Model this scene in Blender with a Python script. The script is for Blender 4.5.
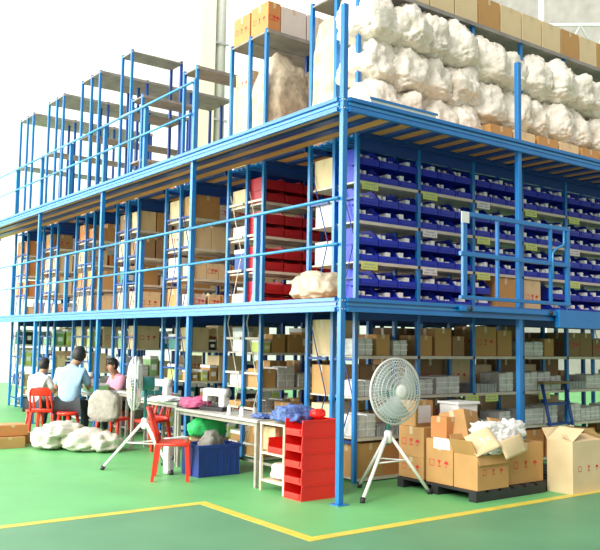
import bpy, bmesh, math, random
from math import sin, cos, pi, radians as R
from mathutils import Vector, Matrix, noise
random.seed(7)
for o in list(bpy.data.objects): bpy.data.objects.remove(o)
SC = bpy.context.scene
COL = SC.collection

# ---------------------------------------------------------------- camera
cam_d = bpy.data.cameras.new('camera'); cam = bpy.data.objects.new('camera', cam_d); COL.objects.link(cam)
cam_d.sensor_width = 36.0; cam_d.lens = 36.0*813.09/600.0; cam_d.clip_end = 200
_r = Vector((0.8002181, -0.59949492, 0.01602598)); _u = Vector((-0.06251616, -0.05681093, 0.99642574)); _f = Vector((0.59644172, 0.79835979, 0.08293925))
M = Matrix(((_r.x, _u.x, -_f.x, -5.3873), (_r.y, _u.y, -_f.y, -6.4862), (_r.z, _u.z, -_f.z, 1.636), (0, 0, 0, 1)))
cam.matrix_world = M
SC.camera = cam
# ---------------------------------------------------------------- light
w = bpy.data.worlds.new('hall_daylight'); SC.world = w; w.use_nodes = True
w.node_tree.nodes['Background'].inputs[0].default_value = (1.0, 0.99, 0.97, 1)
w.node_tree.nodes['Background'].inputs[1].default_value = 0.68
sd = bpy.data.lights.new('sun', 'SUN'); sd.energy = 3.1; sd.angle = R(30); sd.color = (1, 0.98, 0.93)
sun = bpy.data.objects.new('sun', sd); COL.objects.link(sun); sun.location = (-10, -4, 12)
sun.rotation_euler = Vector((0.86, 0.26, -0.62)).to_track_quat('-Z', 'Y').to_euler()
ad_ = bpy.data.lights.new('side_window_fill', 'AREA'); ad_.shape = 'RECTANGLE'; ad_.size = 9.0; ad_.size_y = 26.0  # unseen area light added to whiten left faces, for assumed side windows
ad_.energy = 6200; ad_.color = (1, 0.99, 0.96)
win = bpy.data.objects.new('side_window_fill', ad_); COL.objects.link(win); win.location = (-13.5, 13.0, 6.0)
win.rotation_euler = (0, R(-90), 0)
bw_ = bpy.data.lights.new('back_wall_fill', 'AREA'); bw_.shape = 'RECTANGLE'; bw_.size = 34.0; bw_.size_y = 5.0  # area light added to whiten the back wall, no roof window known
bw_.energy = 6500; bw_.color = (1, 1, 0.99)
bwf = bpy.data.objects.new('back_wall_fill', bw_); COL.objects.link(bwf); bwf.location = (6, 13.0, 27.0)
bwf.rotation_euler = (R(52), 0, 0)
SC.view_settings.view_transform = 'Standard'; SC.view_settings.look = 'None'
SC.view_settings.exposure = 0.12; SC.view_settings.gamma = 1.0
SC.view_settings.use_curve_mapping = False

# ---------------------------------------------------------------- materials
MC = {}
def mat(name, col, rough=0.55, metal=0.0, var=0.12, scale=6.0, bump=0.0, bscale=None, alpha=1.0, spec=0.5, trans=0.0, stretch=None):
    if name in MC: return MC[name]
    m = bpy.data.materials.new(name); m.use_nodes = True
    nt = m.node_tree; b = nt.nodes['Principled BSDF']
    b.inputs['Roughness'].default_value = rough; b.inputs['Metallic'].default_value = metal
    b.inputs['Alpha'].default_value = alpha
    b.inputs['Specular IOR Level'].default_value = spec
    if trans: b.inputs['Transmission Weight'].default_value = trans
    tc = nt.nodes.new('ShaderNodeTexCoord'); n = nt.nodes.new('ShaderNodeTexNoise')
    n.inputs['Scale'].default_value = scale; n.inputs['Detail'].default_value = 5
    if stretch:
        mp = nt.nodes.new('ShaderNodeMapping'); mp.inputs['Scale'].default_value = stretch
        nt.links.new(tc.outputs['Object'], mp.inputs[0]); nt.links.new(mp.outputs[0], n.inputs['Vector'])
    else: nt.links.new(tc.outputs['Object'], n.inputs['Vector'])
    rp = nt.nodes.new('ShaderNodeValToRGB')
    lo = [c*(1-var) for c in col]; hi = [min(1, c*(1+var)) for c in col]
    rp.color_ramp.elements[0].position = 0.3; rp.color_ramp.elements[0].color = (*lo, 1)
    rp.color_ramp.elements[1].position = 0.7; rp.color_ramp.elements[1].color = (*hi, 1)
    nt.links.new(n.outputs['Fac'], rp.inputs[0]); nt.links.new(rp.outputs[0], b.inputs['Base Color'])
    if bump:
        n2 = nt.nodes.new('ShaderNodeTexNoise'); n2.inputs['Scale'].default_value = bscale or scale*3; n2.inputs['Detail'].default_value = 4
        nt.links.new(tc.outputs['Object'], n2.inputs['Vector'])
        bp = nt.nodes.new('ShaderNodeBump'); bp.inputs['Strength'].default_value = bump; bp.inputs['Distance'].default_value = 0.02
        nt.links.new(n2.outputs['Fac'], bp.inputs['Height']); nt.links.new(bp.outputs[0], b.inputs['Normal'])
    MC[name] = m; return m
BLUE = mat('blue_paint', (0.004, 0.165, 0.47), 0.3, var=0.08, scale=3)
BLUEL = mat('rail_blue_paint', (0.03, 0.25, 0.52), 0.25, var=0.08, scale=3)
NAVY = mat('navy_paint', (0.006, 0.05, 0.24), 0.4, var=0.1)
BOARD = mat('floorboard', (0.62, 0.30, 0.10), 0.6, var=0.25, scale=4, stretch=(1, 0.2, 1))
SHELFG = mat('shelf_grey', (0.27, 0.245, 0.22), 0.6, var=0.2, scale=5)
SHELFC = mat('shelf_cream', (0.62, 0.56, 0.46), 0.5, var=0.1)
BINB = mat('bin_blue', (0.005, 0.024, 0.46), 0.4, var=0.1, scale=3)
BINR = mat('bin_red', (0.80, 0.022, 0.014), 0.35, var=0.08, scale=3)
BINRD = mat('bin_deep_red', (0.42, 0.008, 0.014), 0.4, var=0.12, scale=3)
WHITE = mat('white_plastic', (0.82, 0.81, 0.78), 0.4, var=0.05)
CREAM = mat('cream_metal', (0.70, 0.62, 0.44), 0.45, var=0.06)
KRAFT = mat('kraft_board', (0.50, 0.275, 0.095), 0.75, var=0.10, scale=3)
KRAFTO = mat('orange_board', (0.56, 0.23, 0.07), 0.75, var=0.10, scale=3)
KRAFTL = mat('pale_board', (0.70, 0.54, 0.31), 0.75, var=0.08, scale=3)
KRAFTD = mat('dark_board', (0.30, 0.18, 0.09), 0.8, var=0.15, scale=3)
KRAFTP = mat('pinkish_board', (0.66, 0.58, 0.52), 0.75, var=0.08, scale=3)  # also stands for overexposed fronts of the top orange cartons
TAPE = mat('tape', (0.60, 0.46, 0.28), 0.3, var=0.05)
REDINK = mat('red_ink', (0.60, 0.03, 0.03), 0.7, var=0.1)
BAG = mat('bag_film', (0.80, 0.74, 0.63), 0.28, var=0.13, scale=4, bump=1.0, bscale=16)
SACK = mat('sack_weave', (0.50, 0.42, 0.30), 0.6, var=0.35, scale=7, bump=0.9, bscale=14)
WRAP = mat('wrap_film', (0.60, 0.59, 0.56), 0.3, var=0.18, scale=10, bump=0.6, bscale=20)
GREYP = mat('grey_plastic', (0.33, 0.34, 0.34), 0.5, var=0.2, scale=8)
DARK = mat('dark_plastic', (0.02, 0.02, 0.022), 0.5, var=0.2)
TEAL = mat('teal_paint', (0.02, 0.20, 0.19), 0.35, var=0.08)
AQUA = mat('fan_blade_aqua', (0.42, 0.50, 0.50), 0.3, var=0.05)
WIRE = mat('fan_wire', (0.66, 0.68, 0.64), 0.35, var=0.05)
REDC = mat('chair_red', (0.80, 0.035, 0.015), 0.3, var=0.05)
YEL = mat('label_yellow', (0.62, 0.72, 0.16), 0.6, var=0.08, scale=30)
WLAB = mat('label_white', (0.75, 0.72, 0.74), 0.6, var=0.08, scale=30)
TABLE = mat('table_top', (0.46, 0.44, 0.39), 0.4, var=0.12, scale=7)
LBLUE = mat('table_top_pale_blue', (0.42, 0.60, 0.68), 0.4, var=0.08)
SKIN = mat('skin', (0.42, 0.22, 0.13), 0.5, var=0.05)
HAIR = mat('hair', (0.012, 0.01, 0.01), 0.5, var=0.2, bump=0.5, bscale=60)
SHIRTB = mat('shirt_blue', (0.34, 0.52, 0.68), 0.8, var=0.08, scale=12, bump=0.6, bscale=14)
SHIRTW = mat('shirt_white', (0.75, 0.76, 0.76), 0.8, var=0.06, bump=0.5, bscale=14)
SHIRTP = mat('shirt_pink', (0.72, 0.32, 0.42), 0.8, var=0.1, bump=0.5, bscale=14)
TROU = mat('trouser_dark', (0.03, 0.035, 0.04), 0.8, var=0.2)
GREEN = mat('green_cloth', (0.03, 0.50, 0.12), 0.7, var=0.15, scale=10, bump=0.5)
GREYC = mat('grey_cloth', (0.24, 0.23, 0.20), 0.8, var=0.2, scale=12, bump=0.6)
GREYB = mat('grey_brown_cover', (0.34, 0.31, 0.26), 0.7, var=0.15, scale=12, bump=0.5)
PINK = mat('pink_cloth', (0.62, 0.12, 0.26), 0.7, var=0.3, scale=14, bump=0.5)
BFOAM = mat('blue_netting', (0.08, 0.14, 0.38), 0.6, var=0.6, scale=26, bump=1.0, bscale=40)
CRATE = mat('crate_blue', (0.012, 0.045, 0.26), 0.45, var=0.1)
PAPER = mat('paper_white', (0.88, 0.88, 0.86), 0.7, var=0.03)
BRASS = mat('brown_metal', (0.22, 0.14, 0.05), 0.5, var=0.2)
LGREEN = mat('pale_green_plastic', (0.30, 0.52, 0.22), 0.5, var=0.2)

def mat_floor(name, col, rough):
    m = mat(name, col, rough, var=0.10, scale=1.2, bump=0.03, bscale=30); return m
FG = mat_floor('floor_green', (0.135, 0.42, 0.145), 0.5)
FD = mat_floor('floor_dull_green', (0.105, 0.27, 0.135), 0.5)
YLINE = mat('floor_yellow', (0.66, 0.52, 0.07), 0.45, var=0.12, scale=5)

for _m in (BLUE, BLUEL):
    _b = _m.node_tree.nodes['Principled BSDF']; _b.inputs['Coat Weight'].default_value = 0.25; _b.inputs['Coat Roughness'].default_value = 0.25

# ---------------------------------------------------------------- mesh builder
class MB:
    def __init__(s): s.v = []; s.f = []; s.sm = []
    def add(s, vs, fs, smooth=False, T=None):
        b = len(s.v)
        for p in vs:
            p = Vector(p); s.v.append(tuple(T @ p if T else p))
        for f in fs: s.f.append([i+b for i in f]); s.sm.append(smooth)
        return s
    def box(s, x0, x1, y0, y1, z0, z1, T=None, bev=0.0):
        if bev <= 0:
            vs = [(x, y, z) for z in (z0, z1) for y in (y0, y1) for x in (x0, x1)]
            fs = [(0, 2, 3, 1), (4, 5, 7, 6), (0, 1, 5, 4), (2, 6, 7, 3), (0, 4, 6, 2), (1, 3, 7, 5)]
            return s.add(vs, fs, False, T)
        bm = bmesh.new(); bmesh.ops.create_cube(bm, size=1)
        for v in bm.verts:
            v.co = Vector(((x0+x1)/2+v.co.x*(x1-x0), (y0+y1)/2+v.co.y*(y1-y0), (z0+z1)/2+v.co.z*(z1-z0)))
        bmesh.ops.bevel(bm, geom=bm.edges[:], offset=bev, segments=2, affect='EDGES', profile=0.5)
        return s.frombm(bm, False, T)
    def frombm(s, bm, smooth=False, T=None):
        bm.verts.index_update()
        s.add([v.co for v in bm.verts], [[v.index for v in f.verts] for f in bm.faces], smooth, T); bm.free(); return s
    def tube(s, pts, r, n=8, T=None, cap=True, closed=False):
        pts = [Vector(p) for p in pts]; N = len(pts); rr = r if isinstance(r, (list, tuple)) else [r]*N
        vs = []; fs = []; up = None
        for i, p in enumerate(pts):
            if closed: d = (pts[(i+1) % N]-pts[i-1]).normalized()
            else: d = (pts[min(i+1, N-1)]-pts[max(i-1, 0)]).normalized()
            if up is None: up = Vector((0, 0, 1)) if abs(d.z) < 0.9 else Vector((1, 0, 0))
            a = d.cross(up).normalized(); b = a.cross(d).normalized(); up = b
            for k in range(n):
                t = 2*pi*k/n; vs.append(p+(a*cos(t)+b*sin(t))*rr[i])
        for i in range(N if closed else N-1):
            j = (i+1) % N
            for k in range(n):
                fs.append((i*n+k, i*n+(k+1) % n, j*n+(k+1) % n, j*n+k))
        if cap and not closed:
            fs.append(tuple(range(n))[::-1]); fs.append(tuple((N-1)*n+k for k in range(n)))
        return s.add(vs, fs, True, T)
    def lathe(s, prof, n=20, T=None):
        vs = []; fs = []
        for r, z in prof:
            for k in range(n): t = 2*pi*k/n; vs.append((r*cos(t), r*sin(t), z))
        for i in range(len(prof)-1):
            for k in range(n): fs.append((i*n+k, i*n+(k+1) % n, (i+1)*n+(k+1) % n, (i+1)*n+k))
        fs.append(tuple(range(n))[::-1]); fs.append(tuple((len(prof)-1)*n+k for k in range(n)))
        return s.add(vs, fs, True, T)
    def prism(s, poly, z0, z1, T=None):
        n = len(poly); vs = [(x, y, z0) for x, y in poly]+[(x, y, z1) for x, y in poly]
        fs = [tuple(range(n))[::-1], tuple(range(n, 2*n))]+[(i, (i+1) % n, n+(i+1) % n, n+i) for i in range(n)]
        return s.add(vs, fs, False, T)
    def sheet(s, fn, nu, nv, th, T=None):
        """bent sheet of real thickness: fn(u,v)->(point, normal)"""
        vs = []; fs = []
        for side in (0, 1):
            for i in range(nu+1):
                for j in range(nv+1):
                    p, nn = fn(i/nu, j/nv); vs.append(Vector(p)+Vector(nn)*(th*(side-0.5)))
        o = (nu+1)*(nv+1); q = lambda i, j: i*(nv+1)+j
        for i in range(nu):
            for j in range(nv):
                fs.append((q(i, j), q(i, j+1), q(i+1, j+1), q(i+1, j))); fs.append(tuple(o+a for a in (q(i, j), q(i+1, j), q(i+1, j+1), q(i, j+1))))
        for i in range(nu):
            for j, fl in ((0, 0), (nv, 1)):
                a, b = q(i, j), q(i+1, j); fs.append((a, b, b+o, a+o) if not fl else (b, a, a+o, b+o))
        for j in range(nv):
            for i, fl in ((0, 1), (nu, 0)):
                a, b = q(i, j), q(i, j+1); fs.append((a, b, b+o, a+o) if not fl else (b, a, a+o, b+o))
        return s.add(vs, fs, True, T)
    def mesh(s, name, m):
        me = bpy.data.meshes.new(name); me.from_pydata(s.v, [], s.f)
        for i, p in enumerate(me.polygons): p.use_smooth = s.sm[i]
        me.materials.append(m); me.update()
        return me
    def obj(s, name, m, parent=None, loc=None):
        o = bpy.data.objects.new(name, s.mesh(name, m)); COL.objects.link(o)
        if parent: o.parent = parent
        if loc: o.location = loc
        return o
def tag(o, label=None, cat=None, group=None, kind=None):
    if label: o['label'] = label
    if cat: o['category'] = cat
    if group: o['group'] = group
    if kind: o['kind'] = kind
    return o
def thing(name, label, cat, loc=(0, 0, 0), rz=0.0, group=None):
    o = bpy.data.objects.new(name, None); COL.objects.link(o); o.empty_display_size = 0.1
    o.location = loc; o.rotation_euler = (0, 0, rz); return tag(o, label, cat, group)
def struct(name, mb, m): return tag(mb.obj(name, m), kind='structure')
KIDS = {}
def kids(o):
    if o.name not in KIDS: KIDS[o.name] = [c for c in bpy.data.objects if c.parent == o]
    return KIDS[o.name]
def dup(root, loc, rz=0.0, label=None, group=None, tilt=None):
    r = root.copy(); COL.objects.link(r); r.location = loc; r.rotation_euler = (tilt[0] if tilt else 0, tilt[1] if tilt else 0, rz)
    if label: r['label'] = label
    if group: r['group'] = group
    for ch in kids(root):
        c = ch.copy(); COL.objects.link(c); c.parent = r
        for g in kids(ch):
            d = g.copy(); COL.objects.link(d); d.parent = c
    return r
PROTO = {}
USED = set()
def place(key, make, loc, rz, label, group=None, tilt=None):
    """first use of a kind builds it, every later one copies it with its parts"""
    if key not in PROTO:
        o = make(); PROTO[key] = o; kids(o)
        for c in kids(o): kids(c)
        o.location = loc; o.rotation_euler = (tilt[0] if tilt else 0, tilt[1] if tilt else 0, rz)
        o['label'] = label
        if group: o['group'] = group
        return o
    o = PROTO[key]; r = dup(o, loc, rz, label, group, tilt)
    if not group and 'group' in r: del r['group']
    return r
ORD = ['first', 'second', 'third', 'fourth', 'fifth', 'sixth', 'seventh', 'eighth']

# ---------------------------------------------------------------- setting
m = MB(); m.box(-14, 30, -14, 24, -0.1, 0.0); struct('floor', m, FG)
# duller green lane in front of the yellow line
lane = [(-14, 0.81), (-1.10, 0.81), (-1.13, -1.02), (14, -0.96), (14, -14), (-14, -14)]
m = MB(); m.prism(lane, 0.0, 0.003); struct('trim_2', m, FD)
m = MB()
for a, b in (((-14, 0.81), (-1.06, 0.81)), ((-1.12, 0.85), (-1.13, -1.06)), ((-1.13, -1.0), (14, -0.94))):
    a = Vector(a); b = Vector(b); d = (b-a).normalized(); n_ = Vector((-d.y, d.x))*0.055
    z = 0.003 if a.x < -13 else (0.0035 if b.y < -1.05 else 0.004)
    m.prism([a-n_, b-n_, b+n_, a+n_], 0.001, z+0.002)
struct('trim_1', m, YLINE)
WALL = mat('wall_white', (0.90, 0.90, 0.885), 0.8, var=0.02, scale=1)
WALLG = mat('wall_grey', (0.26, 0.25, 0.22), 0.8, var=0.15, scale=1.5)
m = MB(); m.box(-14, 30.2, 24, 24.2, -0.1, 34); struct('wall_back', m, WALL)
m = MB(); m.box(30, 30.2, -14, 24, -0.1, 34); struct('wall_right', m, WALLG)
# pale concrete column with a duct in front of the back wall
t = thing('building_column', 'pale cream concrete column before the white back wall', 'column', (10.0, 20.0, 0), 0)
m = MB(); m.box(-0.70, 0.0, -0.3, 0.3, 0, 30, bev=0.03); m.obj('column_shaft', mat('column_cream', (0.74, 0.68, 0.50), 0.8, var=0.04), t)
m = MB(); m.tube([(0.32, 0, 0), (0.32, 0, 30)], 0.26, 16); m.obj('downpipe', mat('pipe_grey', (0.44, 0.44, 0.38), 0.6, var=0.05), t)
m = MB()
for z in range(1, 19, 3): m.box(-0.02, 0.6, -0.28, -0.2, z, z+0.08)
m.obj('pipe_bracket', GREYP, t)
# roof truss on the right wall
for i, (x0, y0) in enumerate(((18.0, 11.0), (24.0, 8.0))):
    t = thing('roof_truss', ['pale steel roof truss high at the top right, nearer one', 'pale steel roof truss high at the top right, farther one'][i], 'truss', (x0, y0, 0), R(-40), 'roof trusses')
    zt = 12.0+i*4.5
    for nm, z in (('top_chord', zt+1.0), ('bottom_chord', zt)):
        m = MB(); m.box(-6, 12, -0.05, 0.05, z-0.05, z+0.05); m.obj(nm, WIRE, t)
    m = MB()
    for k in range(18):
        a = -6+k; m.tube([(a, 0, zt), (a+0.5, 0, zt+1), (a+1, 0, zt)], 0.05, 6)
    m.obj('truss_web', WIRE, t)
    m = MB()
    for k in (-6, 12): m.box(k-0.08, k+0.08, -0.08, 0.08, 0, zt+1.1)
    m.obj('truss_column', WIRE, t)

# ---------------------------------------------------------------- mezzanine frame
L1B, L1T, L2B, L2T = 1.966, 2.109, 4.080, 4.231
YP = [0.0, 3.2, 6.25, 9.3, 12.35]; XP = [2.88, 5.76]
def make_post():
    t = thing('steel_post', '', 'post')
    m = MB(); m.box(-0.032, 0.032, -0.032, 0.032, 0.012, 5.25, bev=0.006); m.obj('shaft', BLUE, t)
    m = MB(); m.box(-0.07, 0.07, -0.07, 0.07, 0, 0.012); m.obj('base_plate', BLUE, t)
    m = MB()
    for z in (1.99, 2.08, 4.11, 4.2):
        for s_ in (-1, 1):
            m.tube([(s_*0.018, -0.032, z), (s_*0.018, -0.040, z)], 0.006, 6); m.tube([(-0.032, s_*0.018, z), (-0.040, s_*0.018, z)], 0.006, 6)
    m.obj('bolt', WIRE, t)
    return t
place('post', make_post, (0, 0, 0), 0, 'tall blue steel post at the near corner of the mezzanine', 'mezzanine posts')
for i, y in enumerate(YP[1:]):
    place('post', None, (0, y, 0), 0, 'blue steel post on the left side, %s from the corner post' % ORD[i], 'mezzanine posts')
for i, x in enumerate(XP):
    place('post', None, (x, 0, 0), 0, 'blue steel post on the right side, %s from the corner post' % ORD[i], 'mezzanine posts')
def edge_beam(axis, a, b, z0, z1, label, out):
    # channel with two proud lips, outer face at coordinate -0.04
    t = thing('edge_beam', label, 'beam', (0, 0, 0), 0)
    def bx(mb, u0, u1, d0, d1, za, zb):
        if axis == 'y': mb.box(d0, d1, u0, u1, za, zb)
        else: mb.box(u0, u1, d0, d1, za, zb)
    m = MB(); h = z1-z0
    bx(m, a, b, 0.034, 0.050, z0, z1)
    m.obj('web', BLUE, t)
    m = MB(); bx(m, a, b, 0.0345-0.03, 0.034, z1-h*0.26, z1); m.obj('top_flange', BLUE, t)
    m = MB(); bx(m, a, b, 0.0345-0.03, 0.034, z0, z0+h*0.30); m.obj('bottom_flange', BLUE, t)
    m = MB(); bx(m, a, b, 0.022, 0.034, z0+h*0.44, z0+h*0.62); m.obj('middle_rib', BLUEL, t)
    return t
def shifted(t, dx, dy): t.location = (dx, dy, 0)
for z0, z1, nm in ((L1B, L1T, 'lower'), (L2B, L2T, 'upper')):
    e = edge_beam('y', 0.036, 15.0, z0, z1, 'long pale blue edge beam of the %s deck, left side' % nm, -1); shifted(e, -0.07, 0)
    e = edge_beam('x', 0.036, 8.0, z0, z1, 'long blue edge beam of the %s deck, right side' % nm, -1); shifted(e, 0, -0.07)
X0, BAY, Y0, PER, DEP = 0.97, 1.04, 0.88, 2.0, 0.47
def deck(x0, x1, y0, y1, zt, zb, joist_dir, label, sp=0.347, group=None):
    t = thing('walkway_deck', label, 'walkway deck', (0, 0, 0), 0, group)
    m = MB(); m.box(x0, x1, y0, y1, zt-0.035, zt-0.002); m.obj('floorboard', BOARD, t)
    n = int((x1-x0)/sp)
    for i in range(min(n+1, 24)):
        x = x0+0.06+i*sp
        if x+0.06 > x1: break
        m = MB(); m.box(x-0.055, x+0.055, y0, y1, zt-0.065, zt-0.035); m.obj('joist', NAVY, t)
    for y in (y0, y1-0.03):
        m = MB(); m.box(x0, x1, y, y+0.03, zt-0.10, zt-0.036); m.obj('edge_angle', NAVY, t)
for nm, zt, zb in (('lower', L1T, L1B), ('upper', L2T, L2B)):
    deck(-0.018, 0.93, 0.0, 15.0, zt, zb, 'y', '%s walkway deck along the left side, brown boards on blue joists' % nm, 0.30)
    deck(0.93, 8.0, -0.018, 0.85, zt, zb, 'y', '%s walkway deck along the right side, brown boards on blue joists' % nm)
    for k in range(6):
        deck(0.93, 6.0, Y0+PER*k+1.01, Y0+PER*(k+1)-0.03, zt, zb, 'y', '%s deck over the %s aisle from the right side' % (nm, ORD[k]))

# rails on the left side
def rail(y0, y1, zd, zr, zm, label, posts=()):
    t = thing('guard_rail', label, 'railing', (0, 0, 0))
    m = MB(); m.tube([(-0.055, y0, zr), (-0.055, y1, zr)], 0.019, 10); m.obj('top_rail', BLUEL, t)
    m = MB(); m.tube([(-0.055, y0, zm), (-0.055, y1, zm)], 0.017, 10); m.obj('middle_rail', BLUEL, t)
    for y in posts:
        m = MB(); m.box(-0.032, 0.032, y-0.032, y+0.032, zd, zr+0.01, bev=0.006); m.obj('rail_post', BLUE, t)
        m = MB(); m.box(-0.036, 0.045, y-0.06, y+0.06, zd-0.0, zd+0.012); m.obj('foot_plate', BLUE, t)
for i in range(4):
    y0, y1 = YP[i], YP[i+1]
    rail(y0+0.01, y1-0.01, L1T, 3.15, 2.665, 'two-bar blue guard rail on the lower deck, %s bay from the corner' % ORD[i], [(y0+y1)/2])
    if i: rail(y0+0.01, y1-0.01, L2T, 5.19, 4.75, 'two-bar pale guard rail on the upper deck, left side, %s bay' % ORD[i], [(y0+y1)/2])
# swing gate on the right side
t = thing('safety_gate', 'blue tubular loading gate on the lower deck, right side', 'gate', (0, -0.09, 0))
for nm, x, r_ in (('hinge_post', 1.77, 0.034), ('slim_bar', 2.36, 0.018), ('slim_bar', 3.40, 0.018), ('latch_post', 3.76, 0.034)):
    m = MB(); m.box(x-r_, x+r_, -0.02, 0.02, 2.19, 3.17, bev=0.004); m.obj(nm, BLUE, t)
for nm, z, r_ in (('top_bar', 3.17, 0.027), ('middle_bar', 2.70, 0.026), ('bottom_bar', 2.19, 0.022), ('bottom_bar', 2.06, 0.028)):
    m = MB(); m.box(1.70 if nm != 'top_bar' else 1.74, 3.80, -0.024, 0.024, z-r_, z+r_, bev=0.005); m.obj(nm, BLUE, t)
m = MB(); m.tube([(3.66, -0.02, 3.14), (3.66, -0.02, 2.99), (3.64, -0.02, 2.95), (3.50, -0.02, 2.90), (3.42, -0.02, 2.84), (3.42, -0.02, 2.5)], 0.015, 8); m.obj('latch', BLUEL, t)
m = MB(); m.box(1.70, 1.83, -0.028, -0.02, 3.06, 3.19); m.obj('corner_plate', WHITE, t)
m = MB(); m.tube([(1.84, -0.045, 2.06), (1.84, 0.0, 2.06)], 0.03, 10); m.tube([(3.36, -0.045, 2.06), (3.36, 0.0, 2.06)], 0.03, 10); m.obj('hinge_pin', DARK, t)
m = MB(); m.box(3.50, 4.6, -0.03, 0.04, 1.88, 2.11, bev=0.006); o = m.obj('bracket_plate', BLUE); o.location = (0, -0.115, 0); tag(o, 'blue steel bracket plate on the lower right beam beside the gate', 'bracket')
# plank on the upper deck edge
t = thing('plank', 'white and blue plank lying on the upper deck edge right of the corner', 'plank', (0.33, -0.09, L2T+0.001), 0.0)
m = MB(); m.box(0, 1.0, 0.03, 0.30, 0.0, 0.05, bev=0.005); m.obj('board', WHITE, t)
m = MB(); m.box(-0.02, 1.02, 0.018, 0.03, 0.03, 0.055); m.obj('edge_strip', BLUE, t)

# ---------------------------------------------------------------- racks
LV1 = [L1T+0.02, 2.63, 3.12, 3.61]; LV0 = [0.05, 0.52, 1.0, 1.49]
ROWN = ['first', 'second', 'third', 'fourth', 'fifth', 'sixth', 'seventh']
def rack(k, back, n, htop, hbays=None, extra=()):
    y = Y0+PER*k+(0.51 if back else 0)
    t = thing('storage_rack', 'blue steel rack with boards, %s row from the right side, %s half' % (ROWN[k], 'far' if back else 'near'), 'rack', (X0, y, 0), 0, 'storage racks')
    for b in range(n+1):
        ht = htop if (hbays is None or b <= hbays) else 4.6
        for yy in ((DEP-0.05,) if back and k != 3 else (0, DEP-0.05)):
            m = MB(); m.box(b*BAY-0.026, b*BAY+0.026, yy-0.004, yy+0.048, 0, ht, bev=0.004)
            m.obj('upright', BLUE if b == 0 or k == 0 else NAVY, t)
    for b in ((0,) if k else (0, n)):
        z = 0.2 if k else 0.45; m = MB()
        while z < 3.9:
            m.box(b*BAY-0.012, b*BAY+0.012, 0.044, DEP-0.054, z, z+0.03)
            z += 0.49 if k else 0.98
        m.tube([(b*BAY, DEP-0.08, 0.21), (b*BAY, 0.06, 1.0), (b*BAY, DEP-0.08, 1.9), (b*BAY, 0.06, 2.9), (b*BAY, DEP-0.08, 3.8)], 0.008, 6)
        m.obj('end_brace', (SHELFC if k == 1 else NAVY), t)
    for z in LV0+LV1+[L2T-0.03]:
        top = z >= L2T-0.04
        m = MB()
        if top:
            for yy in (0.02, 0.14, 0.26, 0.38): m.box(0.03, n*BAY-0.03, yy, yy+0.05, z-0.03, z)
        else:
            m.box(0.0+0.027, n*BAY-0.027, 0.004, DEP-0.008, z-0.02, z); m.box(0.027, n*BAY-0.027, -0.004, 0.010, z-0.035, z+0.002)
        m.obj('shelf', BLUE if top else SHELFC, t)
    m = MB(); m.box(0.027, n*BAY-0.027, 0.002, 0.03, L2B-0.08, L2B+0.06); m.obj('cross_beam', NAVY, t)
    m = MB(); m.box(0.027, n*BAY-0.027, 0.002, 0.03, L1B-0.04, L1B+0.08); m.obj('cross_beam', NAVY, t)
    nb = n if hbays is None else hbays
    for z in [htop-0.04]+list(extra):
        if z < 4.7: continue
        m = MB(); m.box(-0.02, nb*BAY+0.02, -0.03 if not back else -0.02, DEP, z-0.025, z, bev=0.003)
        m.box(-0.025, nb*BAY+0.025, -0.04 if not back else -0.02, -0.025, z-0.04, z+0.012) if not back else None
        m.obj('top_board' if z == htop-0.04 else 'shelf', SHELFG, t)
    return t
rack(0, False, 6, 6.12); rack(0, True, 6, 6.12)
rack(1, False, 4, 6.12); rack(1, True, 4, 6.12)
rack(2, False, 3, 6.12); rack(2, True, 3, 4.6)
rack(3, False, 3, 6.12, 1, (4.9,)); rack(3, True, 3, 7.10, 1, (4.65, 5.9))
for k in (4, 5, 6):
    rack(k, False, 3, 7.10, 3, (4.6,)); rack(k, True, 3, 7.10, 3, (4.7, 5.85))
ZT = {0: 6.12-0.04, 1: 6.08}

# ---------------------------------------------------------------- goods kinds
def make_bin(mt, W, D, H, nm, cat, cont=None, th=0.006, lipf=0.42, cutf=0.30):
    t = thing(nm, '', cat); m = MB()
    lip = lipf*H; cut = cutf*D; hw = W/2
    m.box(-hw, hw, 0, D, 0, th)                                   # floor
    m.box(-hw, hw, D-th, D, th, H)                                # back
    m.box(-hw+th, hw-th, 0, th, th, lip)                          # front lip
    for sx in (-1, 1):
        x0 = sx*hw; x1 = sx*(hw-th)
        prof = [(0, th), (D-th, th), (D-th, H), (cut, H), (0, lip)]
        vs = [(x0, a, b) for a, b in prof]+[(x1, a, b) for a, b in prof]; n = 5
        fs = [tuple(range(n)), tuple(range(n, 2*n))[::-1]]+[(i, n+i, n+(i+1) % n, (i+1) % n) for i in range(n)]
        m.add(vs, fs)
        m.box(min(x0, x0+sx*0.006), max(x0, x0+sx*0.006), cut, D, H-0.018, H)   # stacking rim
    m.obj('bin_shell', mt, t)
    m = MB(); m.box(-hw*0.8, hw*0.8, -0.010, 0, lip*0.30, lip*0.95, bev=0.003); m.obj('label_holder', mt, t)
    if cont:
        rnd = random.Random(cont); m = MB(); x = -hw+0.02
        while x < hw-0.06:
            w_ = rnd.uniform(0.035, 0.075); h_ = rnd.uniform(0.45, 0.76)*H; y_ = rnd.uniform(0.012, 0.05)
            m.box(x, min(x+w_, hw-0.01), y_, D*0.7, th, h_); x += w_+rnd.choice((0.006, 0.03, 0.07))
        m.obj('packets', PAPER if cont % 3 else WRAP, t)
    return t
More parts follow.
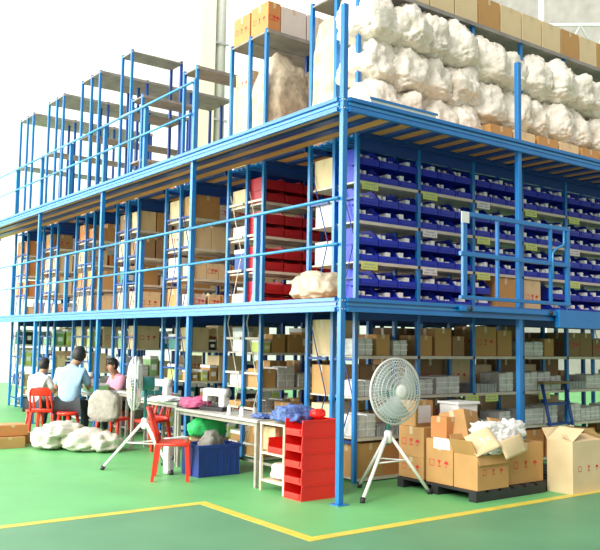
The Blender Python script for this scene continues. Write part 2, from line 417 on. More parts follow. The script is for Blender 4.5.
def marks(mb, w, z0, h, T):
    """handling symbols: arrow block, glass, umbrella in a row, on the plane y=0 facing -y"""
    s = h; xs = [-w*0.28, 0, w*0.26]
    def q(poly, ox): mb.add([(ox+a*s, -0.0015, z0+b*s) for a, b in poly], [tuple(range(len(poly)))], False, T)
    ox = xs[0]
    for p in ([(-.5, 0), (.5, 0), (.5, .1), (-.5, .1)], [(-.5, .9), (.5, .9), (.5, 1), (-.5, 1)], [(-.5, .1), (-.4, .1), (-.4, .9), (-.5, .9)], [(.4, .1), (.5, .1), (.5, .9), (.4, .9)]): q(p, ox)
    ox = xs[1]
    for p in ([(-.4, 0), (.4, 0), (.4, .12), (-.4, .12)], [(-.07, .12), (.07, .12), (.07, .5), (-.07, .5)], [(-.12, .5), (.12, .5), (.35, 1), (-.35, 1)]): q(p, ox)
    ox = xs[2]
    for p in ([(-.5, .5), (.5, .5), (.3, .85), (0, 1), (-.3, .85)], [(-.05, .05), (.05, .05), (.05, .5), (-.05, .5)], [(-.2, 0), (.05, 0), (.05, .1), (-.2, .1)]): q(p, ox)
CT = {'brown': KRAFT, 'orange-brown': KRAFTO, 'cream': KRAFTL, 'dark brown': KRAFTD, 'pinkish grey': KRAFTP}
def make_carton(W, D, H, colr, mk):
    t = thing('carton', '', 'cardboard box'); mt = CT[colr]
    m = MB(); m.box(-W/2, W/2, 0, D, 0, H-0.003, bev=0.004)
    m.box(-W/2+0.003, W/2-0.003, 0.003, D/2-0.002, H-0.004, H); m.box(-W/2+0.003, W/2-0.003, D/2+0.002, D-0.003, H-0.004, H)
    m.obj('box_body', mt, t)
    m = MB(); m.box(-0.025, 0.025, -0.001, 0.0, H*0.8, H); m.box(-0.001-W/2, -W/2, D/2-0.025, D/2+0.025, H*0.75, H); m.box(-W/2, W/2, D/2-0.025, D/2+0.025, H, H+0.001)
    m.obj('tape', TAPE, t)
    if mk:
        m = MB(); marks(m, W, H*0.38, min(0.075, H*0.28), None)
        T = Matrix.Translation((-W/2, D/2, 0)) @ Matrix.Rotation(-pi/2, 4, 'Z'); marks(m, D, H*0.38, min(0.075, H*0.28), T)
        m.obj('red_print', REDINK, t)
    return t
def carton(x, y, z, W, D, H, colr, label, group=None, mk=False, rz=0.0, tilt=None):
    key = ('c', W, D, H, colr, mk)
    return place(key, lambda: make_carton(W, D, H, colr, mk), (x, y, z), rz, label, group, tilt)
def lump_mesh(name, dx, dy, dz, seed, mt, amp=0.12, freq=2.2, p=0.75, sub=4, flat=0.5, wr=1.0):
    bm = bmesh.new(); bmesh.ops.create_icosphere(bm, subdivisions=sub, radius=1)
    off = Vector((seed*7.3, seed*3.1, seed*1.7))
    for v in bm.verts:
        c = v.co.normalized(); q = Vector([math.copysign(abs(a)**p, a) for a in c])
        n1 = noise.noise(c*freq+off); n2 = 1-abs(noise.noise(c*freq*2.3+off))*2; n3 = noise.noise(c*freq*5+off)
        n4 = 1-abs(noise.noise(Vector((c.x*5.5, c.y*5.5, c.z*3.2))+off*1.7+Vector((n1, n3, n2))*0.8))*2.2
        n5 = 1-abs(noise.noise(c*11+off))*2.2
        q *= 1+amp*(n1*1.3+n2*0.35+n3*0.28+(n4*0.17+n5*0.05)*wr)
        z = q.z
        if z < 0: z *= flat*1.0
        v.co = Vector((q.x*dx/2, q.y*dy/2, z))
    zmin = min(v.co.z for v in bm.verts); zmax = max(v.co.z for v in bm.verts)
    for v in bm.verts: v.co.z = (v.co.z-zmin)/(zmax-zmin)*dz
    lim = [(-dx/2*1.12, dx/2*1.12), (-dy/2*1.12, dy/2*1.12)]
    for v in bm.verts:
        v.co.x = max(lim[0][0], min(lim[0][1], v.co.x)); v.co.y = max(lim[1][0], min(lim[1][1], v.co.y))
    mb = MB(); mb.frombm(bm, True); return mb.mesh(name, mt)
def lump(key, name, cat, dims, seed, mt, loc, label, rz=0.0, group=None, **kw):
    def mk():
        o = bpy.data.objects.new(name, lump_mesh(name, *dims, seed, mt, **kw)); COL.objects.link(o); o['category'] = cat; return o
    return place(key, mk, loc, rz, label, group)
def make_pack(W, D, H, seed):
    """bundle of flat cartons or parts under cloudy film"""
    t = thing('wrapped_pack', '', 'wrapped pack'); rnd = random.Random(seed)
    m = MB(); n = rnd.choice((2, 3)); w_ = W/n
    for i in range(n): 
        h_ = H*rnd.uniform(0.85, 1); m.box(-W/2+i*w_+0.003, -W/2+(i+1)*w_-0.003, 0.0, D, 0, h_, bev=0.012)
    m.obj('film_bundle', WRAP, t)
    m = MB()
    for z in (H*0.3, H*0.6): m.box(-W/2, W/2, -0.003, 0.0, z, z+0.012)
    m.obj('strap', WHITE, t)
    return t
def pack(x, y, z, W, D, H, seed, label, group=None):
    return place(('p', W, D, H, seed), lambda: make_pack(W, D, H, seed), (x, y, z), 0, label, group)
def make_tray(W, D, H):
    t = thing('parts_tray', '', 'tray'); m = MB()
    m.box(-W/2, W/2, 0, D, 0, 0.01); m.box(-W/2, W/2, 0, 0.01, 0.01, H); m.box(-W/2, W/2, D-0.01, D, 0.01, H)
    m.box(-W/2, -W/2+0.01, 0.01, D-0.01, 0.01, H); m.box(W/2-0.01, W/2, 0.01, D-0.01, 0.01, H)
    for i in range(6): m.box(-W/2+(i+0.5)*W/6-0.006, -W/2+(i+0.5)*W/6+0.006, -0.006, 0, 0, H)
    m.obj('tray_shell', GREYP, t)
    m = MB()
    for i in range(5): m.box(-W/2+0.02+i*(W-0.04)/5, -W/2+0.01+(i+1)*(W-0.04)/5, 0.02, D-0.02, 0.012, H*0.9)
    m.obj('small_boxes', WRAP, t); return t
def tray(x, y, z, W, D, H, label, group=None):
    return place(('t', W, D, H), lambda: make_tray(W, D, H), (x, y, z), 0, label, group)

TUB = {'white': WHITE, 'pale green': LGREEN, 'navy': NAVY, 'black': DARK, 'yellow-green': YEL, 'teal': TEAL, 'brown': KRAFT}
def make_tub(W, H, mt):
    t = thing('storage_tub', '', 'tub'); m = MB(); m.box(-W/2, W/2, 0, 0.30, 0, H, bev=0.012); m.obj('tub_body', mt, t)
    m = MB(); m.box(-W/2-0.004, W/2+0.004, -0.004, 0.304, H*0.86, H+0.012, bev=0.004); m.obj('lid', GREYP if mt is WHITE else WHITE, t)
    m = MB(); m.box(-W*0.3, W*0.3, -0.003, 0, H*0.3, H*0.6); m.obj('label', PAPER, t); return t
def tub(x, y, z, W, H, c, label):
    return place(('tub', W, H, c), lambda: make_tub(W, H, TUB[c]), (x, y, z), 0, label, 'goods on the racks')
# blue bins, near half of the first row
for b in range(6):
    for s_ in range(4):
        for c in range(3):
            for l_ in range(2):
                x = X0+b*BAY+0.19+c*0.33; z = LV1[s_]+0.003+l_*0.207
                if s_ == 0 and b == 2 and c >= 1: continue
                if s_ == 0 and b == 3 and c <= 1: continue
                q = (b*7+s_*5+c*3+l_*2) % 5+1
                place(('bb', q), lambda: make_bin(BINB, 0.315, 0.42, 0.20, 'parts_bin', 'storage bin', q), (x, Y0+0.012, z), 0,
                      'blue bin, %s of three, %s layer, %s mezzanine shelf, %s bay from corner' % (['left', 'middle', 'right'][c], ['lower', 'upper'][l_], ORD[s_], ORD[b]), 'blue open-front bins on the right side racks')
carton(3.74, Y0+0.02, LV1[0], 0.42, 0.40, 0.46, 'brown', 'brown carton among blue bins, left of the right-hand post', 'cartons among the blue bins', False)
carton(4.33, Y0+0.02, LV1[0], 0.38, 0.40, 0.46, 'cream', 'cream carton with red print among blue bins behind the gate', 'cartons among the blue bins', True)
# red bins, second row
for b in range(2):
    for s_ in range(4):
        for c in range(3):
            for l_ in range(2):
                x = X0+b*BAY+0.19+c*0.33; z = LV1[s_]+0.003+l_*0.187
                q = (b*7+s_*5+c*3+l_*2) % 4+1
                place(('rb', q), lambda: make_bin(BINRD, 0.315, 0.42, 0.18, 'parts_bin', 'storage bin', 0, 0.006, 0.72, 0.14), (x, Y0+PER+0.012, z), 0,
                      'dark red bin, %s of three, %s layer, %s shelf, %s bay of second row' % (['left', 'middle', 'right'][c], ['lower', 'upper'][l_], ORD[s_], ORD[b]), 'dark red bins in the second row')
# shelf labels on the first row
def make_label(mt):
    t = thing('shelf_label', '', 'label'); m = MB(); m.box(-0.13, 0.13, -0.004, 0, -0.095, 0.0); m.obj('card', mt, t)
    m = MB()
    for r_ in range(2):
        for i in range(8):
            a = -0.11+i*0.028
            if (i*3+r_*2) % 7: m.box(a, a+0.018, -0.0055, -0.004, -0.04-r_*0.035, -0.022-r_*0.035)
    m.obj('lettering', GREYP, t); return t
LB = {(0, 2): 'y', (0, 1): 0, (0, 3): 'y', (1, 3): 'y', (1, 2): 'w', (1, 1): 'w', (2, 3): 'w', (2, 2): 'y', (2, 1): 'y', (3, 3): 'y', (3, 2): 'y', (4, 3): 'y', (4, 2): 'w', (4, 1): 'y'}
LB[(0, 2)] = 0; LB[(0, 1)] = 'y'
for (b, s_), c in LB.items():
    if not c: continue
    place(('lab', c), lambda: make_label(YEL if c == 'y' else WLAB), (X0+b*BAY+0.19, Y0-0.006, LV1[s_]-0.005), 0,
          '%s card label on the %s bin shelf edge, %s bay from corner' % ({'y': 'yellow-green', 'w': 'white'}[c], ORD[s_], ORD[b]), 'shelf edge labels')
for x, z in ((3.4, 1.0), (3.0, 1.0+0.0), (4.55, 1.0)):
    place(('lab', 'y'), None, (x, Y0-0.006, z-0.022), 0, 'yellow-green card label on a lower shelf edge, %s' % {3.4: 'just right of the right-hand post', 3.0: 'left of the right-hand post', 4.55: 'near the blue leaning ladder'}[x], 'lower shelf labels')

# ------ generic shelf filling with cartons and packs
def fill(k, back, b, z, hmax, kinds, where, seed):
    rnd = random.Random(seed); y = Y0+PER*k+(0.51 if back else 0)+0.02; x = X0+b*BAY+0.04; xe = X0+(b+1)*BAY-0.04; i = 0
    big = back and k != 1
    sizes = {'c': [(0.47, 0.44), (0.47, 0.36)], 'p': [(0.44, 0.34)], 't': [(0.44, 0.12)]} if big else {'c': [(0.30, 0.36), (0.44, 0.40), (0.22, 0.26)], 'p': [(0.30, 0.30), (0.44, 0.24), (0.24, 0.22)], 't': [(0.44, 0.12)], 's': [(0.14, 0.24), (0.12, 0.16), (0.18, 0.30), (0.16, 0.34)]}
    sizes['s'] = [(0.14, 0.24), (0.12, 0.16), (0.18, 0.30), (0.16, 0.34)]
    while i < 7:
        kd = rnd.choice(kinds); W, H = rnd.choice(sizes['c' if kd in CT else kd]); 
        if x+W > xe: 
            W, H = 0.22, 0.26
            if x+W > xe: break
            kd = kd if kd in CT else 'p'
            if kd == 'p': W, H = 0.24, 0.22
            if x+W > xe: break
        H = min(H, hmax-0.04); H = round(round(H/0.02)*0.02, 3)
        pos = '%s item' % ORD[i]
        half = 'far' if back else 'near'
        lab = '%s from left, %s, %s bay, %s row %s half' % (ORD[i], where, ORD[b], ROWN[k], half)
        if kd in CT: carton(x+W/2, y, z+0.002, W, 0.38, H, kd, '%s carton, %s' % (kd, lab), 'goods on the racks', rnd.random() < 0.3)
        elif kd == 's':
            tc_ = rnd.choice(list(TUB)); tub(x+W/2, y, z+0.002, W, H, tc_, '%s tub, %s' % (tc_, lab))
        elif kd == 'p': pack(x+W/2, y, z+0.002, W, 0.36, H, rnd.randint(1, 2), 'film-wrapped pack, %s' % lab, 'goods on the racks')
        else: tray(x+W/2, y, z+0.002, W, 0.36, H, 'grey tray, %s' % lab, 'goods on the racks')
        x += W+rnd.choice((0.01, 0.03, 0.06)); i += 1
SH1 = ['mezzanine floor level', 'second mezzanine shelf', 'third mezzanine shelf', 'top mezzanine shelf']
SH0 = ['lowest ground shelf', 'second ground shelf', 'third ground shelf', 'fourth ground shelf']
# ground tier of the first row, as in the photo: cartons low and high, packs between
g0 = [['brown', 'brown', 'orange-brown'], ['t', 'p', 'p'], ['p', 'p', 't'], ['brown', 'dark brown', 'brown', 'p']]
for b in range(6):
    for s_ in range(4):
        fill(0, False, b, LV0[s_], 0.45, g0[s_], SH0[s_], 100+b*10+s_)
for b in range(5):
    for s_ in range(4):
        fill(0, True, b, LV0[s_], 0.48, ['cream', 'dark brown', 'dark brown', 'brown'], SH0[s_], 200+b*10+s_)  # dark cartons added to close bright gaps behind the near half
        if b < 2: fill(0, True, b, LV1[s_], 0.42, ['p', 'cream', 'p', 'pinkish grey'], SH1[s_], 230+b*10+s_)
for b in (2, 3):
    for s_ in range(4): fill(1, False, b, LV0[s_], 0.48, ['dark brown', 'brown', 'p'], SH0[s_], 1700+b*10+s_)  # cartons added to hide the bright wall between the racks
kin = {1: ['p', 'cream', 's'], 2: ['cream', 'brown', 'cream', 'pinkish grey'], 3: ['brown', 'cream', 'dark brown', 's'], 4: ['cream', 'brown', 'orange-brown'], 5: ['brown', 'cream', 'p'], 6: ['cream', 'orange-brown']}
for k in range(1, 7):
    for back in (False, True):
        for b in range(2):
            for s_ in range(4):
                if b and back and k > 1: continue
                if not (k == 1 and not back):
                    if (k*5+b*3+s_*2+back) % 7 != 3 or k < 3: fill(k, back, b, LV1[s_], 0.42, kin[k], SH1[s_], 300+k*20+b*5+s_+back*500)
                fill(k, back, b, LV0[s_], 0.44, ['brown', 'p', 't', 's', 'brown'] if k == 1 else ['s', 's', 'p', 's', 'cream', 's', 't'], SH0[s_], 900+k*20+b*5+s_+back*500)

# ------ film bags on the upper deck of the first row
bagk = 0
def bag(x, y, z, dx, dy, dz, seed, label, mt=BAG, grp='plastic film bags on the upper deck', rz=0.0, **kw):
    return lump(('bag', dx, dy, dz, seed, mt.name), 'film_bag' if mt is BAG else 'woven_sack', 'bag', (dx, dy, dz), seed, mt, (x, y, z), label, rz, grp, **kw)
for b in range(6):
    xa = X0+b*BAY
    z = L2T
    if b >= 2:
        for c in range(2):
            carton(xa+0.27+c*0.50, Y0-0.26, z, 0.46, 0.40, 0.40, 'cream' if c else 'brown', '%s carton under the film bags, %s in bay %s of the upper deck' % (['brown', 'cream'][c], ['left', 'right'][c], ['one', 'two', 'three', 'four', 'five', 'six'][b]), 'cartons under the film bags', True)
        z += 0.40
    nl = 3 if b < 2 else 2
    for l_ in range(nl):
        for c in range(2):
            hh = 0.70 if b < 2 else 0.80
            if l_ == nl-1: hh = 0.60
            zz = z+l_*(hh*0.80 if l_ < nl-1 else (0.56 if b < 2 else 0.62))
            seed = (b*5+l_*3+c*2) % 7
            jx = random.uniform(-0.04, 0.04)
            bag(xa+0.27+c*0.52+jx, Y0+0.13+random.uniform(-0.06, 0.05), zz, 0.70, 0.66, 0.72, seed,
                'white film bag, %s of two, %s layer, upper deck, bay %s' % (['left', 'right'][c], ['bottom', 'middle', 'top'][l_ if nl == 3 else l_*2], ['one', 'two', 'three', 'four', 'five', 'six'][b]), rz=random.choice((0, 0.4, 2.8, -0.5, 3.6)), amp=0.22, freq=1.7, p=0.9, sub=5)
# end of the first row: beige sacks seen from the left side
bag(1.22, 1.62, L2T, 0.54, 0.48, 1.66, 8, 'tall beige sack, far end of first row on upper deck', SACK, 'beige sacks at the row ends', p=0.55, amp=0.10)
bag(1.72, 1.62, L2T, 0.50, 0.46, 1.5, 9, 'tall beige sack behind the film bags, second from row end', SACK, 'beige sacks at the row ends', p=0.55, amp=0.10)
# second row upper deck
bag(1.38, 3.12, L2T, 0.80, 0.50, 1.62, 10, 'large beige sack leaning in the second row upper deck, near half', SACK, 'beige sacks in the second row', p=0.6, amp=0.14)
bag(2.12, 3.12, L2T, 0.74, 0.48, 1.62, 11, 'large beige sack with a pale top, second row, right one', SACK, 'beige sacks in the second row', p=0.6, amp=0.14)
bag(2.8, 3.12, L2T, 0.62, 0.46, 1.3, 8, 'beige sack farthest right in the second row', SACK, 'beige sacks in the second row', p=0.6, amp=0.14)
for i in range(4):
    carton(1.22, 3.43, L2T+i*0.36, 0.38, 0.38, 0.36, 'cream', 'cream carton in a stack, second row upper deck far half, %s from bottom' % ORD[i], 'carton stack in the second row', i == 3)
for i in range(3):
    carton(1.70, 3.43, L2T+i*0.40, 0.44, 0.38, 0.40, 'pinkish grey', 'greyish carton in a stack behind the beige sacks, %s from bottom' % ORD[i], 'grey carton stack in the second row')
# cartons on the very top
for i in range(12):
    carton(X0+0.98+i*0.475, Y0-0.01, 6.083+0.012, 0.45, 0.42, 0.42, 'cream' if i not in (3, 7, 9) else 'brown', '%s carton from left on the top board of the first row' % (ORD+['ninth', 'tenth', 'eleventh', 'twelfth'])[i], 'cartons on top of the first row')
carton(X0+0.12, 2.90, 6.095, 0.22, 0.44, 0.44, 'orange-brown', 'orange-brown carton with red print on top of second row, nearer one', 'cartons on top of the second row', True)  # narrow, so the pale carton beside it shows as its overexposed front
carton(X0+0.23, 3.38, 6.095, 0.44, 0.44, 0.42, 'orange-brown', 'orange-brown carton with red print on top of second row, farther one', 'cartons on top of the second row', True)
for i in range(6):  # grey board colour imitates overexposed fronts of the orange-brown cartons
    carton(X0+0.47+i*0.475, 2.90, 6.095, 0.45, 0.42, 0.42, 'pinkish grey', 'carton coloured overexposed grey on top of second row, %s behind the printed ones' % ORD[i], 'cartons on top of the second row')
# sack on the lower walkway near the corner
bag(0.24, 0.74, L1T, 0.36, 0.66, 0.34, 3, 'crumpled cream sack lying on the lower deck beside the corner post', SACK, None, amp=0.2)
# low packs on the upper deck seen between frames
for k in range(3, 7):
    for j in range(3):
        carton(X0+0.3+j*0.6, Y0+PER*k+0.05, L2T, 0.44, 0.38, 0.26, 'orange-brown' if j % 2 else 'brown', 'low carton on the upper deck, %s along the %s row' % (ORD[j], ROWN[k]), 'low cartons on the upper deck')

# ---------------------------------------------------------------- furniture
def make_table(L, W, H, mt, nleg=2):
    t = thing('work_table', '', 'table'); m = MB(); m.box(0, W, 0, L, H-0.035, H, bev=0.004); m.obj('table_top', mt, t)
    for x in (0.04, W-0.04):
        for i in range(nleg):
            y = 0.06+i*(L-0.12)/(nleg-1); m = MB(); m.box(x-0.02, x+0.02, y-0.02, y+0.02, 0, H-0.035); m.obj('leg', GREYB, t)
    m = MB()
    for y in (0.06, L-0.06): m.box(0.06, W-0.06, y-0.012, y+0.012, H-0.09, H-0.05)
    m.box(0.03, 0.05, 0.08, L-0.08, H-0.08, H-0.045); m.box(W-0.05, W-0.03, 0.08, L-0.08, H-0.08, H-0.045); m.box(W-0.05, W-0.03, 0.08, L-0.08, 0.14, 0.17)
    m.obj('apron', GREYB, t); return t
t = make_table(1.95, 0.60, 0.76, TABLE); t.location = (-0.22, 1.19, 0); t['label'] = 'long grey-topped work table left of the red bin stack'
t = make_table(1.5, 0.60, 0.80, TABLE); t.location = (-0.05, 3.40, 0); t['label'] = 'grey work table behind the red chair and left fan'
t = make_table(1.05, 0.60, 0.80, TABLE); t.location = (0.30, 5.05, 0); t['label'] = 'pale work table behind the grey-covered chair'
t = make_table(2.6, 0.62, 0.77, LBLUE, 3); t.location = (0.05, 6.35, 0); t['label'] = 'long pale blue work table where the seated workers sit'
# trolley shelf
t = thing('shelf_trolley', 'cream metal two-shelf stand between the table and red bins', 'shelf stand', (-0.20, 0.70, 0))
for x in (0.012, 0.40):
    for y in (0.0, 0.44): m = MB(); m.box(x-0.014, x+0.014, y-0.014, y+0.014, 0, 0.74); m.obj('leg', CREAM, t)
for z in (0.10, 0.40, 0.725): m = MB(); m.box(-0.004, 0.414, -0.014, 0.454, z, z+0.022, bev=0.003); m.obj('shelf', CREAM, t)
# red chair
def make_chair():
    t = thing('plastic_chair', '', 'chair')          # faces +x, origin at the middle of the feet
    sw, sd, sh = 0.40, 0.36, 0.44
    m = MB(); m.sheet(lambda u, v: ((-0.17+sd*u, (v-0.5)*sw*(0.92+0.1*u), sh-0.015*sin(pi*u)*sin(pi*v)), (0, 0, 1)), 8, 8, 0.014)
    m.tube([(-0.17, -sw*0.46, sh-0.014), (0.18, -sw*0.5, sh-0.016), (0.205, -sw*0.44, sh-0.016), (0.205, sw*0.44, sh-0.016), (0.18, sw*0.5, sh-0.016), (-0.17, sw*0.46, sh-0.014)], 0.020, 8)
    m.obj('seat', REDC, t)
    bp = lambda u, h: Vector((-0.155-0.115*h-0.02*sin(pi*u), (u-0.5)*sw*(0.94-0.10*h), sh+0.38*h))
    m = MB()
    m.tube([bp(0, 0), bp(0, .4), bp(0, .85), bp(0.08, 1.0), bp(0.5, 1.05), bp(0.92, 1.0), bp(1, .85), bp(1, .4), bp(1, 0)], 0.018, 8)
    m.sheet(lambda u, v: (bp(0.02+0.96*u, 0.70+0.32*v), (1, 0, 0.25)), 8, 4, 0.012)
    m.sheet(lambda u, v: (bp(0.02+0.96*u, 0.0+0.14*v), (1, 0, 0.25)), 8, 3, 0.012)
    for c in (0.18, 0.5, 0.82): m.sheet(lambda u, v: (bp(c-0.055+0.11*u, 0.12+0.62*v), (1, 0, 0.25)), 2, 5, 0.011)
    m.obj('backrest', REDC, t)
    for sx, sy in ((-1, -1), (-1, 1), (1, -1), (1, 1)):
        xt = -0.155 if sx < 0 else 0.185; xb = -0.205 if sx < 0 else 0.205
        m = MB(); T = None
        a = Vector((xt, sy*sw*0.45, sh-0.01)); b = Vector((xb, sy*sw*0.52, 0))
        vs = []
        for p, r_ in ((b, 0.017), (a, 0.026)):
            for dx, dy in ((-1, -1), (1, -1), (1, 1), (-1, 1)): vs.append(p+Vector((dx*r_, dy*r_*0.8, 0)))
        m.add(vs, [(3, 2, 1, 0), (4, 5, 6, 7)]+[(i, (i+1) % 4, 4+(i+1) % 4, 4+i) for i in range(4)])
        m.obj('leg', REDC, t)
    return t
place('chair', make_chair, (-0.71, 2.27, 0), math.atan2(-0.2, 0.33), 'bright red plastic chair standing beside the long work table', 'red plastic chairs')
place('chair', None, (-0.60, 6.90, 0), R(50), 'red plastic chair at the far left with its back to the view', 'red plastic chairs')

place('chair', None, (0.28, 4.78, 0), R(200), 'red plastic chair in shade behind the left fan', 'red plastic chairs')
place('chair', None, (-0.08, 5.34, 0), R(30), 'red plastic chair under a grey-brown cover behind the bag heap', 'red plastic chairs')
lump('cover', 'chair_cover', 'cover', (0.20, 0.48, 0.48), 4, GREYB, (-0.30, 5.21, 0.40), 'grey-brown cloth draped over the chair back by the bag heap', R(40), None, p=0.6, amp=0.08)
# ---- fans
def make_fan(label, loc, face, feet, apexz, hubz, offd, R0=0.345):
    """face: horizontal unit direction the fan blows to"""
    t = thing('pedestal_fan', label, 'fan', loc, 0, None)
    f = Vector((face[0], face[1], 0)).normalized(); sd_ = Vector((0, 0, 1)).cross(f); up = Vector((0, 0, 1))
    hub = Vector((0, 0, hubz)) + f*offd
    def W(a, b, c): return hub+sd_*a+up*b+f*c
    m = MB(); m.tube([(0, 0, apexz-0.12), (0, 0, hubz-0.02)], 0.019, 10); m.obj('pole', TEAL, t)
    m = MB(); m.lathe([(0.03, apexz-0.1), (0.045, apexz-0.08), (0.045, apexz+0.02), (0.03, apexz+0.04)], 12); m.obj('collar', WHITE, t)
    for fx, fy in feet:
        m = MB(); m.tube([(0.02*fx, 0.02*fy, apexz), (fx, fy, 0.02)], 0.019, 10); lg = m.obj('leg', WHITE, t)
        m = MB(); m.tube([(fx*0.97, fy*0.97, 0.05), (fx*1.01, fy*1.01, 0.0)], 0.028, 10); m.obj('rubber_foot', DARK, lg)
    m = MB(); m.tube([(fx_*0.45, fy_*0.45, apexz*0.56) for fx_, fy_ in feet], 0.010, 6, closed=True); m.obj('spreader', WHITE, t)
    m = MB(); m.tube([W(0, 0, -0.25), W(0, 0, -0.24), W(0, 0, -0.10), W(0, 0, -0.08)], [0.05, 0.085, 0.09, 0.05], 16); m.obj('motor', TEAL, t)
    def ring(mb, r, c, wr, n=48): mb.tube([W(r*cos(2*pi*i/n), r*sin(2*pi*i/n), c) for i in range(n)], wr, 6, closed=True)
    for nm, sgn in (('front_grill', 1), ('rear_grill', -1)):
        m = MB(); prof = [(0.07, 0.095), (0.16, 0.09), (0.26, 0.07), (0.325, 0.035), (R0, 0.004)]
        for r, c in prof[:-1]: ring(m, r, sgn*c, 0.0035)
        ring(m, 0.21, sgn*0.082, 0.003); ring(m, 0.115, sgn*0.094, 0.003); ring(m, 0.295, sgn*0.055, 0.003)
        for i in range(56):
            a = 2*pi*i/56; m.tube([W(r*cos(a+r*0.6), r*sin(a+r*0.6), sgn*c) for r, c in prof], 0.0026, 4, cap=False)
        o = m.obj(nm, WIRE, t)
    m = MB(); ring(m, R0, 0, 0.012); m.obj('grill_rim', WIRE, t)
    m = MB(); m.tube([W(0, 0, 0.075), W(0, 0, 0.095), W(0, 0, 0.105)], [0.075, 0.075, 0.05], 20); m.obj('badge', WHITE, t)
    m = MB(); m.tube([W(0, 0, -0.06), W(0, 0, 0.03), W(0, 0, 0.05)], [0.06, 0.055, 0.03], 16); m.obj('blade_hub', TEAL, t)
    for j in range(3):
        m = MB(); a0 = 2*pi*j/3+0.4
        def fn(u, v):
            a = a0+(v-0.5)*(0.9+0.9*u*(1-0.3*u)); r = 0.05+0.255*u
            return W(r*cos(a), r*sin(a), (v-0.5)*0.07), tuple(f)
        m.sheet(fn, 8, 8, 0.005); m.obj('blade', AQUA, t)
    return t
make_fan('large grey pedestal fan on white tripod beside the corner post', (0.84, 0.18, 0), (-0.04, -1.0), [(-0.57, -0.23), (0.40, -0.24), (0.0, 0.47)], 0.65, 1.125, 0.12, 0.355)
make_fan('pedestal fan seen edge-on behind the red chair', (-0.72, 2.98, 0), (-0.9, 0.42), [(-0.40, 0.34), (0.16, -0.44), (0.42, 0.28)], 0.62, 1.09, 0.14, 0.335)
# ---- red open bins stacked by the stand
for i in range(5):
    place('rs', lambda: make_bin(BINR, 0.31, 0.47, 0.164, 'parts_bin', 'storage bin', 0, 0.008, 0.42, 0.02), (-0.235, 0.485, 0.0+i*0.166), -pi/2,
          'bright red open-front bin in the floor stack, %s' % ['lowest', 'second from bottom', 'middle one', 'second from top', 'topmost'][i], 'bright red bins stacked by the stand')
for i in range(3):
    b_ = place('rs', None, (-0.19, 0.86, 0.423+i*0.0), -pi/2, 'bright red bin on the middle shelf of the cream stand', 'bright red bins on the stand') if i == 0 else None
lump('redrag', 'red_cloth', 'cloth', (0.16, 0.14, 0.10), 5, BINR, (0.10, 0.50, 0.831), 'small red cloth on top of the red bin stack', 0, None)
carton(-0.06, 1.02, 0.423, 0.06, 0.30, 0.26, 'cream', 'tall cream box on the middle shelf of the cream stand', None)
bag(-0.02, 0.90, 0.122, 0.26, 0.34, 0.20, 2, 'white and pink bag on the bottom shelf of the stand', mat('pinkish_bag', (0.70, 0.52, 0.50), 0.6, var=0.25, scale=12, bump=0.6), None)
lump('net', 'netting_heap', 'netting', (0.38, 0.44, 0.22), 6, BFOAM, (0.0, 0.80, 0.748), 'crumpled blue netting heap on the stand beside red bins', 0, None, amp=0.25, freq=3)
lump('net2', 'netting_scrap', 'netting', (0.16, 0.26, 0.06), 7, BFOAM, (-0.05, 1.36, 0.761), 'small blue netting scrap at the right end of the work table', 0, None, amp=0.25, freq=3)
# ---- blue crate under the table
t = thing('plastic_crate', 'large navy blue plastic crate under the long work table', 'crate', (-0.40, 2.16, 0), 0.0)
m = MB(); a, b_, h = 0.58, 0.42, 0.38
m.box(0, a, 0, b_, 0, 0.015); m.box(0, a, 0, 0.015, 0.015, h); m.box(0, a, b_-0.015, b_, 0.015, h); m.box(0, 0.015, 0.015, b_-0.015, 0.015, h); m.box(a-0.015, a, 0.015, b_-0.015, 0.015, h)
m.obj('crate_wall', CRATE, t)
m = MB(); m.box(-0.012, a+0.012, -0.012, 0.0, h-0.04, h); m.box(-0.012, a+0.012, b_, b_+0.012, h-0.04, h); m.box(-0.012, 0, 0, b_, h-0.04, h); m.box(a, a+0.012, 0, b_, h-0.04, h); m.obj('crate_rim', CRATE, t)
m = MB()
for i in range(6): m.box(0.05+i*0.092, 0.062+i*0.092, -0.01, 0, 0.02, h-0.04)
m.obj('rib', CRATE, t)
lump('gc', 'grey_bundle', 'cloth bundle', (0.34, 0.26, 0.52), 12, GREYC, (-0.10, 2.37, 0.017), 'grey cloth bundle heaped in the navy crate', 0.3, None, amp=0.2, freq=1.8)
lump('gb', 'green_bag', 'bag', (0.50, 0.30, 0.28), 13, GREEN, (0.06, 2.75, 0.40), 'bright green bag under the table behind the navy crate', 0, None, amp=0.14)
carton(0.06, 2.60, 0, 0.46, 0.38, 0.40, 'dark brown', 'dark carton carrying the green bag under the table', None)
t = thing('white_bracket_machine', 'small white machine part standing left of the navy crate', 'machine', (-0.56, 2.62, 0), 0.3)
m = MB(); m.box(-0.06, 0.06, -0.05, 0.05, 0, 0.36, bev=0.03); m.box(-0.06, 0.30, -0.06, 0.06, 0.36, 0.44, bev=0.03); m.obj('machine_body', WHITE, t)
m = MB(); m.tube([(0, -0.055, 0.20), (0, -0.065, 0.20)], 0.03, 12); m.obj('knob', GREYP, t)

